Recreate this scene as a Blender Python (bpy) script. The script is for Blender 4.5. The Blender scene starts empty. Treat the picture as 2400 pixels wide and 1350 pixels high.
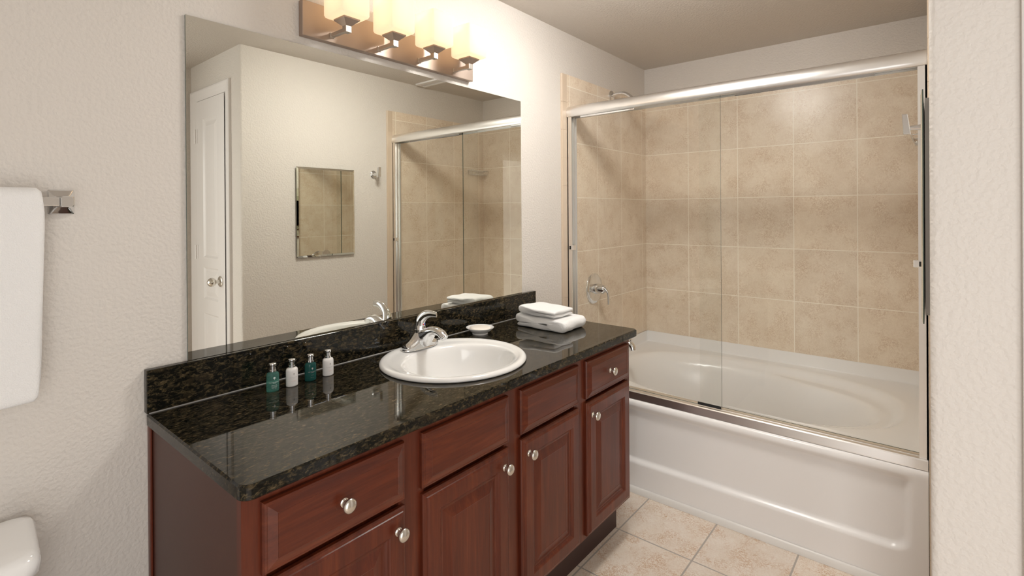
import bpy, bmesh, math, random
from mathutils import Vector, Matrix, noise
PI = math.pi
C = bpy.context.scene.collection
sc = bpy.context.scene
random.seed(7)

# ------------------------------------------------------------------ camera, world, lights, exposure
W = 1.524            # room width: mirror wall y = 0, opposite wall y = -W
ZC = 2.357           # ceiling
XB = 3.256           # far wall behind the tub
XC = 1.158           # outside corner of the opposite wall
YR = -2.2755         # rear wall
XL = -1.15           # left wall

cam = bpy.data.cameras.new('camera'); cam_o = bpy.data.objects.new('camera', cam); C.objects.link(cam_o)
F_PX, PPX, PPY, YAW, PITCH, ROLL = 1204.47, 1159.98, 499.32, 0.7078, -0.0022, -0.0068
cam.sensor_fit = 'HORIZONTAL'; cam.sensor_width = 36.0; cam.lens = F_PX / 2400 * 36
cam.shift_x = (1200 - PPX) / 2400; cam.shift_y = (PPY - 675) / 2400
cam.clip_start = 0.02
f0 = Vector((math.cos(YAW), math.sin(YAW), 0)); r0 = Vector((math.sin(YAW), -math.cos(YAW), 0)); u0 = Vector((0, 0, 1))
f1 = f0 * math.cos(PITCH) + u0 * math.sin(PITCH); u1 = u0 * math.cos(PITCH) - f0 * math.sin(PITCH)
r2 = r0 * math.cos(ROLL) + u1 * math.sin(ROLL); u2 = u1 * math.cos(ROLL) - r0 * math.sin(ROLL)
m = Matrix((r2, u2, -f1)).transposed().to_4x4(); m.translation = (-0.1434, -1.5315, 1.3776)
cam_o.matrix_world = m
sc.camera = cam_o

wd = bpy.data.worlds.new('world'); sc.world = wd; wd.use_nodes = True
wd.node_tree.nodes['Background'].inputs[0].default_value = (1, 0.985, 0.965, 1)
wd.node_tree.nodes['Background'].inputs[1].default_value = 0.9

def area(name, loc, target, sx, sy, power, col):
    l = bpy.data.lights.new(name, 'AREA'); l.shape = 'RECTANGLE'; l.size = sx; l.size_y = sy; l.energy = power; l.color = col
    o = bpy.data.objects.new(name, l); C.objects.link(o); o.location = loc
    d = Vector(target) - Vector(loc); o.rotation_euler = d.to_track_quat('-Z', 'Y').to_euler(); return o
FILL_REAR, FILL_LEFT, DOME, SHADE, BULB = 15.0, 88.0, 59.0, 1.0, 0.10
area('added_fill_left', (-3.7, -2.20, 1.55), (1.5, -1.2, 1.05), 1.1, 1.8, FILL_LEFT, (1.0, 0.995, 0.985))  # added fill lamp beyond the left wall, brightens the tub alcove
area('added_fill_rear', (-0.50, YR - 0.12, 1.05), (-0.15, 0.0, 1.0), 1.1, 1.9, FILL_REAR, (1.0, 0.985, 0.965))  # added fill lamp behind the camera, soft light on the mirror wall

sc.view_settings.view_transform = 'Standard'; sc.view_settings.look = 'None'
sc.view_settings.gamma = 1; sc.view_settings.use_curve_mapping = False
sc.view_settings.exposure = 0.12
sc.cycles.max_bounces = 14; sc.cycles.diffuse_bounces = 6; sc.cycles.glossy_bounces = 8
sc.cycles.transparent_max_bounces = 16; sc.cycles.transmission_bounces = 8
sc.cycles.sample_clamp_indirect = 8.0
sc.cycles.caustics_reflective = True; sc.cycles.caustics_refractive = False

# ------------------------------------------------------------------ materials
def new_mat(name):
    m = bpy.data.materials.new(name); m.use_nodes = True
    nt = m.node_tree; return m, nt, nt.nodes['Principled BSDF']
def N(nt, t, **kw):
    n = nt.nodes.new(t)
    for k, v in kw.items(): setattr(n, k, v)
    return n
def plain(name, col, rough=0.5, metal=0.0, coat=0.0, spec=0.5):
    m, nt, b = new_mat(name)
    b.inputs['Base Color'].default_value = (*col, 1); b.inputs['Roughness'].default_value = rough
    b.inputs['Metallic'].default_value = metal; b.inputs['Coat Weight'].default_value = coat
    b.inputs['Specular IOR Level'].default_value = spec
    return m
def pos(nt):
    return N(nt, 'ShaderNodeNewGeometry').outputs['Position']
def mapping(nt, src, loc=(0, 0, 0), rot=(0, 0, 0), scale=(1, 1, 1)):
    mp = N(nt, 'ShaderNodeMapping'); nt.links.new(src, mp.inputs[0])
    mp.inputs['Location'].default_value = loc; mp.inputs['Rotation'].default_value = rot; mp.inputs['Scale'].default_value = scale
    return mp.outputs[0]
def noise_tex(nt, vec, scale, detail=4, rough=0.5, dist=0.0):
    n = N(nt, 'ShaderNodeTexNoise'); nt.links.new(vec, n.inputs['Vector'])
    n.inputs['Scale'].default_value = scale; n.inputs['Detail'].default_value = detail
    n.inputs['Roughness'].default_value = rough; n.inputs['Distortion'].default_value = dist
    return n.outputs['Fac']
def ramp(nt, fac, stops):
    r = N(nt, 'ShaderNodeValToRGB'); nt.links.new(fac, r.inputs[0])
    el = r.color_ramp.elements
    while len(el) < len(stops): el.new(0.5)
    for e, (p, c) in zip(el, stops): e.position = p; e.color = (*c, 1) if len(c) == 3 else c
    return r.outputs[0]
def mix(nt, fac, a, b, mode='MIX'):
    n = N(nt, 'ShaderNodeMix', data_type='RGBA', blend_type=mode)
    for i, v in ((0, fac), (6, a), (7, b)):
        if hasattr(v, 'node'): nt.links.new(v, n.inputs[i])
        elif i == 0: n.inputs[0].default_value = v
        else: n.inputs[i].default_value = (*v, 1)
    return n.outputs[2]
def bump(nt, b, h, strength=0.3, dist=0.01):
    n = N(nt, 'ShaderNodeBump'); nt.links.new(h, n.inputs['Height'])
    n.inputs['Strength'].default_value = strength; n.inputs['Distance'].default_value = dist
    nt.links.new(n.outputs[0], b.inputs['Normal'])

def mat_paint(name, col, strength, scale):
    m, nt, b = new_mat(name)
    p = pos(nt); h = noise_tex(nt, p, scale, 2, 0.4, 0.15)
    hr = ramp(nt, h, [(0.32, (0, 0, 0)), (0.68, (1, 1, 1))])
    b.inputs['Base Color'].default_value = (*col, 1); b.inputs['Roughness'].default_value = 0.62
    b.inputs['Specular IOR Level'].default_value = 0.3
    bump(nt, b, hr, strength, 0.004)
    return m
M_WALL = mat_paint('wall_paint', (0.67, 0.630, 0.585), 0.32, 112)
M_CEIL = mat_paint('ceiling_paint', (0.60, 0.555, 0.505), 0.40, 110)

def mat_tile(name, axis, off_u, off_v, size, grout, cols, grout_col, vein, rough=0.3, mortar=0.0022):
    m, nt, b = new_mat(name)
    p = pos(nt); sp = N(nt, 'ShaderNodeSeparateXYZ'); nt.links.new(p, sp.inputs[0])
    cb = N(nt, 'ShaderNodeCombineXYZ')
    nt.links.new(sp.outputs[axis[0]], cb.inputs[0]); nt.links.new(sp.outputs[axis[1]], cb.inputs[1])
    v = mapping(nt, cb.outputs[0], loc=(-off_u, -off_v, 0))
    br = N(nt, 'ShaderNodeTexBrick', offset=0.0, squash=1.0); nt.links.new(v, br.inputs['Vector'])
    br.inputs['Scale'].default_value = 1.0; br.inputs['Brick Width'].default_value = size
    br.inputs['Row Height'].default_value = size; br.inputs['Mortar Size'].default_value = mortar
    br.inputs['Mortar Smooth'].default_value = 0.15; br.inputs['Bias'].default_value = 0.0
    br.inputs['Color1'].default_value = (0, 0, 0, 1); br.inputs['Color2'].default_value = (1, 1, 1, 1)
    br.inputs['Mortar'].default_value = (0.5, 0.5, 0.5, 1)
    n1 = noise_tex(nt, p, 7, 5, 0.6, 0.3)
    c1 = ramp(nt, n1, [(0.3, cols[0]), (0.7, cols[1])])
    # worm-like rust veins gathered in loose clouds
    nv = noise_tex(nt, p, 62, 4, 0.65, 1.4)
    rv = ramp(nt, nv, [(0.445, (0, 0, 0)), (0.49, (1, 1, 1)), (0.51, (1, 1, 1)), (0.555, (0, 0, 0))])
    nc = noise_tex(nt, p, 11, 3, 0.6)
    rc = ramp(nt, nc, [(0.42, (0.2, 0.2, 0.2)), (0.64, (1, 1, 1))])
    mm = N(nt, 'ShaderNodeMath', operation='MULTIPLY'); nt.links.new(rv, mm.inputs[0]); nt.links.new(rc, mm.inputs[1])
    m2 = N(nt, 'ShaderNodeMath', operation='MULTIPLY'); nt.links.new(mm.outputs[0], m2.inputs[0]); m2.inputs[1].default_value = vein
    c2 = mix(nt, m2.outputs[0], c1, cols[2])
    fine = noise_tex(nt, p, 120, 3, 0.7)
    c3 = mix(nt, 0.22, c2, ramp(nt, fine, [(0.3, (0.28, 0.22, 0.15)), (0.7, (0.85, 0.76, 0.62))]), 'SOFT_LIGHT')
    tint = mix(nt, br.outputs['Color'], (0.96, 0.96, 0.96), (1.03, 1.02, 1.0))
    c4 = mix(nt, 1.0, c3, tint, 'MULTIPLY')
    c5 = mix(nt, br.outputs['Fac'], c4, grout_col)
    nt.links.new(c5, b.inputs['Base Color'])
    b.inputs['Roughness'].default_value = rough
    inv = N(nt, 'ShaderNodeMath', operation='SUBTRACT'); inv.inputs[0].default_value = 1; nt.links.new(br.outputs['Fac'], inv.inputs[1])
    bump(nt, b, inv.outputs[0], 0.35, 0.002)
    return m
TS = 0.3035
TILE_COLS = ((0.72, 0.615, 0.50), (0.82, 0.725, 0.61), (0.44, 0.265, 0.145))
GROUT = (0.90, 0.83, 0.72)
TZ0 = 0.848
M_TILE_X = mat_tile('shower_tile_far', (1, 2), -0.607, TZ0, TS, 0, TILE_COLS, GROUT, 0.55, 0.28)
M_TILE_Y = mat_tile('shower_tile_side', (0, 2), 2.577 - 0.303, TZ0, TS, 0, TILE_COLS, GROUT, 0.55, 0.28)
M_FLOOR = mat_tile('floor_tile', (1, 0), -0.487, 1.888, 0.313, 0, ((0.72, 0.635, 0.55), (0.81, 0.745, 0.68), (0.50, 0.29, 0.15)), (0.40, 0.36, 0.32), 0.9, 0.32, 0.0035)
M_BULL = plain('bullnose_tile', (0.60, 0.485, 0.37), 0.3)

def mat_granite():
    m, nt, b = new_mat('granite')
    p = pos(nt); pm = mapping(nt, p, rot=(0, 0, 0.35), scale=(0.75, 1.7, 1.5))
    n1 = noise_tex(nt, pm, 80, 7, 0.78, 0.5)
    c1 = ramp(nt, n1, [(0.42, (0.0035, 0.004, 0.0035)), (0.50, (0.010, 0.010, 0.0075)), (0.555, (0.048, 0.038, 0.021)), (0.64, (0.118, 0.085, 0.047)), (0.80, (0.24, 0.18, 0.12))])
    v = N(nt, 'ShaderNodeTexVoronoi'); nt.links.new(pm, v.inputs['Vector']); v.inputs['Scale'].default_value = 150
    vr = ramp(nt, v.outputs['Color'], [(0.0, (0.25, 0.25, 0.25)), (1.0, (1.2, 1.15, 1.0))])
    c2 = mix(nt, 0.65, c1, vr, 'MULTIPLY')
    n2 = noise_tex(nt, pm, 17, 4, 0.6, 0.5)
    r2_ = ramp(nt, n2, [(0.55, (0, 0, 0)), (0.72, (0.45, 0.45, 0.45))])
    c3 = mix(nt, r2_, c2, (0.060, 0.043, 0.024))
    nt.links.new(c3, b.inputs['Base Color'])
    b.inputs['Roughness'].default_value = 0.035; b.inputs['Specular IOR Level'].default_value = 0.31
    return m
M_GRAN = mat_granite()

def mat_wood(name, axis):
    m, nt, b = new_mat(name)
    s = [11, 11, 11]; s[axis] = 0.9
    p = mapping(nt, pos(nt), scale=tuple(s))
    n1 = noise_tex(nt, p, 3.0, 5, 0.6, 0.6)
    c1 = ramp(nt, n1, [(0.28, (0.074, 0.0135, 0.0058)), (0.55, (0.115, 0.0225, 0.0085)), (0.78, (0.178, 0.042, 0.0150))])
    s2 = [90, 90, 90]; s2[axis] = 4
    p2 = mapping(nt, pos(nt), scale=tuple(s2))
    n2 = noise_tex(nt, p2, 2.2, 3, 0.6)
    c2 = mix(nt, 0.25, c1, ramp(nt, n2, [(0.35, (0.25, 0.22, 0.2)), (0.65, (0.8, 0.75, 0.7))]), 'SOFT_LIGHT')
    nt.links.new(c2, b.inputs['Base Color'])
    b.inputs['Roughness'].default_value = 0.34; b.inputs['Specular IOR Level'].default_value = 0.38; b.inputs['Coat Weight'].default_value = 0.08; b.inputs['Coat Roughness'].default_value = 0.2
    return m
M_WOODX = mat_wood('cherry_wood_across', 0); M_WOODZ = mat_wood('cherry_wood_upright', 2)
M_SIDE = plain('cabinet_side_laminate', (0.072, 0.024, 0.0145), 0.42)
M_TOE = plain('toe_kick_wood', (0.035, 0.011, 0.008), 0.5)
M_CHROME = plain('chrome', (0.80, 0.81, 0.82), 0.07, 1.0)
M_BRUSH = plain('brushed_nickel', (0.62, 0.585, 0.54), 0.30, 1.0)
M_KNOB = plain('satin_nickel', (0.70, 0.67, 0.62), 0.24, 1.0)
M_ALU = plain('satin_aluminium', (0.90, 0.895, 0.89), 0.28, 1.0)
M_BRZ = plain('brushed_lamp_plate', (0.45, 0.365, 0.31), 0.46, 1.0)
M_POR = plain('white_porcelain', (0.83, 0.825, 0.815), 0.10, coat=0.4)
M_ACR = plain('white_acrylic', (0.84, 0.825, 0.815), 0.22)
M_WHITE = plain('white_gloss_paint', (0.80, 0.775, 0.765), 0.32)
M_BLACK = plain('black_rubber', (0.012, 0.012, 0.012), 0.5)
M_CAULK = plain('grey_caulk', (0.35, 0.34, 0.33), 0.35)
M_SOAP = plain('cream_soap', (0.83, 0.76, 0.68), 0.45)
M_RED = plain('red_dot', (0.7, 0.02, 0.02), 0.3); M_BLUE = plain('blue_dot', (0.03, 0.12, 0.6), 0.3)
M_MIRROR = plain('silvered_mirror', (0.85, 0.855, 0.80), 0.0, 1.0)
M_MEDGE = plain('mirror_edge', (0.10, 0.14, 0.12), 0.2)
M_GEDGE = plain('glass_edge_green', (0.02, 0.06, 0.05), 0.15)
M_LOTION = plain('white_plastic', (0.80, 0.785, 0.77), 0.28)
M_PRINTD = plain('grey_print', (0.50, 0.48, 0.47), 0.5); M_PRINTW = plain('pale_print', (0.75, 0.82, 0.80), 0.5); M_PRINTP = plain('pink_print', (0.72, 0.50, 0.45), 0.5)
M_BASE = plain('white_trim', (0.74, 0.72, 0.69), 0.35)

def mat_towel(name, scale):
    m, nt, b = new_mat(name)
    p = pos(nt); n = noise_tex(nt, p, scale, 3, 0.7); n2 = noise_tex(nt, p, scale * 0.22, 3, 0.6)
    ad = N(nt, 'ShaderNodeMath', operation='ADD'); nt.links.new(n, ad.inputs[0]); nt.links.new(n2, ad.inputs[1])
    b.inputs['Base Color'].default_value = (0.86, 0.855, 0.85, 1); b.inputs['Roughness'].default_value = 0.95
    b.inputs['Specular IOR Level'].default_value = 0.1; b.inputs['Sheen Weight'].default_value = 0.25
    bump(nt, b, ad.outputs[0], 0.5, 0.004); return m
M_TOWEL = mat_towel('terry_cotton', 420)

def mat_pane(name, tint, ior=1.5, rough=0.0):
    m = bpy.data.materials.new(name); m.use_nodes = True; nt = m.node_tree
    nt.nodes.remove(nt.nodes['Principled BSDF']); out = nt.nodes['Material Output']
    fr = N(nt, 'ShaderNodeFresnel'); fr.inputs[0].default_value = ior
    t = N(nt, 'ShaderNodeBsdfTransparent'); t.inputs[0].default_value = (*tint, 1)
    g = N(nt, 'ShaderNodeBsdfGlossy'); g.inputs['Roughness'].default_value = rough
    ge = N(nt, 'ShaderNodeNewGeometry'); fb = N(nt, 'ShaderNodeMath', operation='SUBTRACT'); fb.inputs[0].default_value = 1.0; nt.links.new(ge.outputs['Backfacing'], fb.inputs[1])
    ff = N(nt, 'ShaderNodeMath', operation='MULTIPLY'); nt.links.new(fr.outputs[0], ff.inputs[0]); nt.links.new(fb.outputs[0], ff.inputs[1])   # reflect once, on the outer face
    mx = N(nt, 'ShaderNodeMixShader'); nt.links.new(ff.outputs[0], mx.inputs[0]); nt.links.new(t.outputs[0], mx.inputs[1]); nt.links.new(g.outputs[0], mx.inputs[2])
    nt.links.new(mx.outputs[0], out.inputs[0]); return m
M_GLASS = mat_pane('clear_glass', (0.985, 0.99, 0.985))
def mat_gel(name, col, clear):
    m, nt, b = new_mat(name); out = nt.nodes['Material Output']
    b.inputs['Base Color'].default_value = (*col, 1); b.inputs['Roughness'].default_value = 0.08
    b.inputs['Transmission Weight'].default_value = 0.0
    tl = N(nt, 'ShaderNodeBsdfTranslucent'); tl.inputs[0].default_value = (*col, 1)
    tr = N(nt, 'ShaderNodeBsdfTransparent'); tr.inputs[0].default_value = (min(1, col[0] * 2.2), min(1, col[1] * 1.9), min(1, col[2] * 1.9), 1)
    m1 = N(nt, 'ShaderNodeMixShader'); m1.inputs[0].default_value = 0.45; nt.links.new(b.outputs[0], m1.inputs[1]); nt.links.new(tl.outputs[0], m1.inputs[2])
    m2 = N(nt, 'ShaderNodeMixShader'); m2.inputs[0].default_value = clear; nt.links.new(m1.outputs[0], m2.inputs[1]); nt.links.new(tr.outputs[0], m2.inputs[2])
    nt.links.new(m2.outputs[0], out.inputs[0]); return m
M_TEAL = mat_gel('pale_green_gel', (0.22, 0.46, 0.41), 0.62)
M_TEALD = mat_gel('dark_teal_gel', (0.035, 0.17, 0.155), 0.3)

def mat_shade():
    m = bpy.data.materials.new('frosted_lamp_glass'); m.use_nodes = True; nt = m.node_tree
    nt.nodes.remove(nt.nodes['Principled BSDF']); out = nt.nodes['Material Output']
    d = N(nt, 'ShaderNodeBsdfDiffuse'); d.inputs[0].default_value = (0.80, 0.74, 0.66, 1)
    t = N(nt, 'ShaderNodeBsdfTranslucent'); t.inputs[0].default_value = (0.93, 0.86, 0.76, 1)
    mx = N(nt, 'ShaderNodeMixShader'); mx.inputs[0].default_value = 0.72
    nt.links.new(d.outputs[0], mx.inputs[1]); nt.links.new(t.outputs[0], mx.inputs[2])
    e = N(nt, 'ShaderNodeEmission'); e.inputs[0].default_value = (1.0, 0.77, 0.52, 1); e.inputs[1].default_value = SHADE * 0.22
    ad = N(nt, 'ShaderNodeAddShader'); nt.links.new(mx.outputs[0], ad.inputs[0]); nt.links.new(e.outputs[0], ad.inputs[1])
    nt.links.new(ad.outputs[0], out.inputs[0]); return m
M_SHADE = mat_shade()
def emit(name, col, s):
    m = bpy.data.materials.new(name); m.use_nodes = True; nt = m.node_tree
    nt.nodes.remove(nt.nodes['Principled BSDF']); e = N(nt, 'ShaderNodeEmission'); e.inputs[0].default_value = (*col, 1); e.inputs[1].default_value = s
    nt.links.new(e.outputs[0], nt.nodes['Material Output'].inputs[0]); return m
M_BULB = emit('lit_bulb', (1.0, 0.86, 0.66), 2.2)
M_DOME = emit('lit_dome_glass', (1.0, 0.975, 0.93), DOME)

# ------------------------------------------------------------------ mesh helpers
def link(name, bm, mat, parent=None, smooth=None, loc=None):
    me = bpy.data.meshes.new(name); bmesh.ops.recalc_face_normals(bm, faces=bm.faces); bm.to_mesh(me); bm.free()
    mats = mat if isinstance(mat, (list, tuple)) else [mat]
    for mm in mats: me.materials.append(mm)
    o = bpy.data.objects.new(name, me); C.objects.link(o)
    if smooth is not None:
        for p in me.polygons: p.use_smooth = True
        if smooth < 180:
            try: me.set_sharp_from_angle(angle=math.radians(smooth))
            except Exception: pass
    if parent: o.parent = parent; o.matrix_parent_inverse = Matrix.Translation(-parent.location) if False else Matrix()
    if loc is not None: o.location = loc
    return o
def thing(name, label, cat, group=None):
    o = bpy.data.objects.new(name, None); C.objects.link(o); o.empty_display_size = 0.05
    return tag(o, label, cat, group)
def tag(o, label, cat, group=None):
    o['label'] = label; o['category'] = cat
    if group: o['group'] = group
    return o
def struct(o, label=None):
    o['kind'] = 'structure'
    if label: o['label'] = label
    return o
def sub(o, levels=2):
    md = o.modifiers.new('smooth', 'SUBSURF'); md.levels = levels; md.render_levels = levels; return o
def bev(o, w, seg=2, ang=35):
    md = o.modifiers.new('edge', 'BEVEL'); md.width = w; md.segments = seg; md.limit_method = 'ANGLE'; md.angle_limit = math.radians(ang); return o
def box(bm, a, b, mi=0):
    x0, y0, z0 = a; x1, y1, z1 = b
    v = [bm.verts.new(p) for p in ((x0, y0, z0), (x1, y0, z0), (x1, y1, z0), (x0, y1, z0), (x0, y0, z1), (x1, y0, z1), (x1, y1, z1), (x0, y1, z1))]
    fs = []
    for i in ((0, 3, 2, 1), (4, 5, 6, 7), (0, 1, 5, 4), (1, 2, 6, 5), (2, 3, 7, 6), (3, 0, 4, 7)):
        f = bm.faces.new([v[k] for k in i]); f.material_index = mi; fs.append(f)
    return v, fs
def boxobj(name, a, b, mat, parent=None, bw=0.0):
    bm = bmesh.new(); box(bm, a, b); o = link(name, bm, mat, parent)
    if bw: bev(o, bw)
    return o
def loft(bm, rings, closed=True, cap0=True, cap1=True, mi=0):
    vs = [[bm.verts.new(p) for p in r] for r in rings]
    n = len(vs[0])
    for a, b in zip(vs, vs[1:]):
        for i in range(n if closed else n - 1):
            j = (i + 1) % n
            f = bm.faces.new((a[i], a[j], b[j], b[i])); f.material_index = mi
    if cap0: bm.faces.new(vs[0][::-1]).material_index = mi
    if cap1: bm.faces.new(vs[-1]).material_index = mi
    return vs
def ring(c, ux, uy, rx, ry, n=24, p=2.0):
    out = []
    for k in range(n):
        t = 2 * PI * k / n; ct, st = math.cos(t), math.sin(t)
        a = math.copysign(abs(ct) ** (2 / p), ct) * rx; b = math.copysign(abs(st) ** (2 / p), st) * ry
        out.append(Vector(c) + Vector(ux) * a + Vector(uy) * b)
    return out
def lathe(bm, prof, c=(0, 0, 0), axis='z', n=32, cap0=True, cap1=True, mi=0):
    ux, uy, uz = {'z': ((1, 0, 0), (0, 1, 0), (0, 0, 1)), 'y': ((1, 0, 0), (0, 0, 1), (0, -1, 0)), 'x': ((0, 1, 0), (0, 0, 1), (1, 0, 0))}[axis]
    rings = [ring(Vector(c) + Vector(uz) * h, ux, uy, r, r, n) for r, h in prof]
    return loft(bm, rings, True, cap0, cap1, mi)
def tube(bm, pts, rad, n=12, squash=None):
    pts = [Vector(p) for p in pts]; rings = []
    prev = None
    for i, p in enumerate(pts):
        d = (pts[min(i + 1, len(pts) - 1)] - pts[max(i - 1, 0)]).normalized()
        if prev is None:
            a = Vector((0, 0, 1)) if abs(d.z) < 0.9 else Vector((1, 0, 0))
            ux = d.cross(a).normalized()
        else:
            ux = (prev - d * prev.dot(d)).normalized()
        prev = ux; uy = d.cross(ux).normalized()
        r = rad[i] if isinstance(rad, (list, tuple)) else rad
        if isinstance(r, (list, tuple)): rx, ry = r
        else: rx = ry = r
        rings.append(ring(p, ux, uy, rx, ry, n))
    loft(bm, rings)
def bez(pts, n=24):
    """Catmull-Rom through points"""
    P = [Vector(p) for p in pts]; P = [P[0] * 2 - P[1]] + P + [P[-1] * 2 - P[-2]]; out = []
    for i in range(1, len(P) - 2):
        for k in range(n):
            t = k / n; a, b, c, d = P[i - 1:i + 3]
            out.append(0.5 * ((2 * b) + (c - a) * t + (2 * a - 5 * b + 4 * c - d) * t * t + (3 * b - a - 3 * c + d) * t ** 3))
    out.append(P[-2]); return out
def panel_front(x0, x1, z0, z1, yb, prof):
    """profiled wooden front facing -y: concentric rectangles (inset, thickness)"""
    bm = bmesh.new()
    rings = []
    for ins, out in prof:
        rings.append([Vector((x0 + ins, yb - out, z0 + ins)), Vector((x1 - ins, yb - out, z0 + ins)), Vector((x1 - ins, yb - out, z1 - ins)), Vector((x0 + ins, yb - out, z1 - ins))])
    loft(bm, rings); return bm
def rrect(x0, x1, y0, y1, r, n=6):
    out = []
    for cx, cy, a0 in ((x1 - r, y1 - r, 0), (x0 + r, y1 - r, 90), (x0 + r, y0 + r, 180), (x1 - r, y0 + r, 270)):
        for k in range(n + 1):
            a = math.radians(a0 + 90 * k / n); out.append((cx + r * math.cos(a), cy + r * math.sin(a)))
    return out
def copy_tree(o, off, parent=None):
    c = o.copy(); C.objects.link(c); c.parent = parent
    if parent is None or parent.type == 'EMPTY' or True:
        pass
    for ch in list(o.children): copy_tree(ch, (0, 0, 0), c)
    if off != (0, 0, 0): c.location = o.location + Vector(off)
    return c

# ------------------------------------------------------------------ the room
def slab(name, a, b, mat, label=None):
    bm = bmesh.new(); box(bm, a, b); return struct(link(name, bm, mat), label)
T = 0.10
slab('floor', (XL - T, YR - T, -T), (XB + T, T, 0), M_FLOOR)
slab('ceiling', (XL - T, YR - T, ZC), (XB + T, T, ZC + T), M_CEIL)
slab('wall_back', (XL - T, 0, 0), (XB + T, T, ZC), M_WALL)
slab('wall_right', (XB, -W, 0), (XB + T, 0, ZC), M_WALL)
bm = bmesh.new()   # opposite wall with its rounded outside corner
pl = []
for k in range(7):
    a = math.radians(180 - 90 * k / 6); pl.append((XC + 0.012 + 0.012 * math.cos(a), -W - 0.012 + 0.012 * math.sin(a)))
pl += [(XB + T, -W), (XB + T, -W - T), (XC + T, -W - T), (XC + T, YR), (XC, YR)]
loft(bm, [[Vector((x, y, 0)) for x, y in pl], [Vector((x, y, ZC)) for x, y in pl]])
struct(link('wall_front', bm, M_WALL, smooth=40))
# rear and left walls, each with an unseen opening added to admit fill light
bm = bmesh.new()
for a, b in (((XL - T, YR - T, 0), (-1.07, YR, ZC)), ((0.07, YR - T, 0), (XC + T, YR, ZC)), ((-1.07, YR - T, 2.08), (0.07, YR, ZC))): box(bm, a, b)
struct(link('wall_rear', bm, M_WALL))
bm = bmesh.new()
for a, b in (((XL - T, YR, 0), (XL, -2.25, ZC)), ((XL - T, -1.62, 0), (XL, 0, ZC)), ((XL - T, -2.25, 2.08), (XL, -1.62, ZC))): box(bm, a, b)
struct(link('wall_left', bm, M_WALL))

# shower tiling on three walls, with bullnose edge
TZT = 2.125; XT = 2.196
bm = bmesh.new(); box(bm, (XB - 0.010, -W + 0.010, 0.0), (XB, -0.010, TZT)); struct(link('wall_right_tiling', bm, M_TILE_X))
bm = bmesh.new(); box(bm, (XT + 0.048, -0.010, 0.0), (XB, 0, TZT)); struct(link('wall_back_tiling', bm, M_TILE_Y))
bm = bmesh.new(); box(bm, (XT + 0.048, -W, 0.0), (XB, -W + 0.010, TZT)); struct(link('wall_front_tiling', bm, M_TILE_Y))
for nm, y0, s in (('trim_1', 0, -1), ('trim_2', -W, 1)):
    bm = bmesh.new()
    z = 0.0
    while z < TZT - 0.01:
        z1 = min(z + TS * 0.5, TZT)
        pr = [(XT, 0.0), (XT + 0.001, 0.006), (XT + 0.005, 0.0095), (XT + 0.012, 0.0105), (XT + 0.0475, 0.0105), (XT + 0.0475, 0.0)]
        loft(bm, [[Vector((x, y0 + s * d, zz)) for x, d in pr] for zz in (z + 0.001, z1 - 0.001)])
        z = z1
    box(bm, (XT + 0.004, min(y0, y0 + s * 0.0092), 0.0), (XT + 0.047, max(y0, y0 + s * 0.0092), TZT - 0.002))
    struct(link(nm, bm, M_BULL))

# baseboards
bm = bmesh.new(); box(bm, (XL, -0.012, 0), (0.278, 0, 0.085)); struct(link('baseboard_back', bm, M_BASE))
bm = bmesh.new(); box(bm, (XC + 0.3, -W, 0), (XT - 0.02, -W + 0.012, 0.085)); struct(link('baseboard_front', bm, M_BASE))

# closet door in the return wall (seen in the mirror)
dr = thing('door_1', 'narrow white panelled closet door seen in the mirror', 'door'); dr['kind'] = 'structure'
DY0, DY1, DZ = -2.150, -1.715, 2.105
def xpanel(bm, y0, y1, z0, z1, x, prof):
    rings = []
    for ins, out in prof:
        rings.append([Vector((x - out, y0 + ins, z0 + ins)), Vector((x - out, y1 - ins, z0 + ins)), Vector((x - out, y1 - ins, z1 - ins)), Vector((x - out, y0 + ins, z1 - ins))])
    loft(bm, rings, cap0=False)
bm = bmesh.new()
box(bm, (XC - 0.004, DY0 - 0.004, 0.01), (XC + 0.0, DY1 + 0.004, DZ))
panels = ((0.12, 0.44), (0.475, 0.782 - 0.035), (0.835, 1.0385), (1.10, 1.985))
yp0, yp1 = -2.045, -1.822
# slab with sunken raised-panels
ys = [DY0, yp0, yp1, DY1]
zs = [0.01] + [z for p in panels for z in p] + [DZ]
xf = XC - 0.014
for i in range(3):
    for j in range(len(zs) - 1):
        if i == 1 and j % 2 == 1:
            xpanel(bm, ys[1], ys[2], zs[j], zs[j + 1], xf, [(0, 0), (0.012, -0.009), (0.022, -0.009), (0.050, -0.002)])
        else:
            v = [bm.verts.new((xf, y, z)) for y, z in ((ys[i], zs[j]), (ys[i + 1], zs[j]), (ys[i + 1], zs[j + 1]), (ys[i], zs[j + 1]))]
            bm.faces.new(v)
struct(link('door_panel', bm, M_WHITE, dr))
bm = bmesh.new()   # mitred casing around the opening: (distance out from the opening, thickness)
cpr = [(0.0, 0.0), (0.0, 0.009), (0.010, 0.012), (0.028, 0.017), (0.050, 0.021), (0.058, 0.020), (0.064, 0.015), (0.064, 0.0)]
yl, yr_, zt = DY0 - 0.002, DY1 + 0.002, DZ + 0.005
st = [[(yl - t * 1.5, 0.0, d) for t, d in cpr], [(yl - t * 1.5, zt + t * 1.1, d) for t, d in cpr], [(yr_ + t, zt + t * 1.1, d) for t, d in cpr], [(yr_ + t, 0.0, d) for t, d in cpr]]
loft(bm, [[Vector((XC - d, y, z)) for y, z, d in q] for q in st])
struct(link('door_casing', bm, M_WHITE, dr))
bm = bmesh.new()
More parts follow.
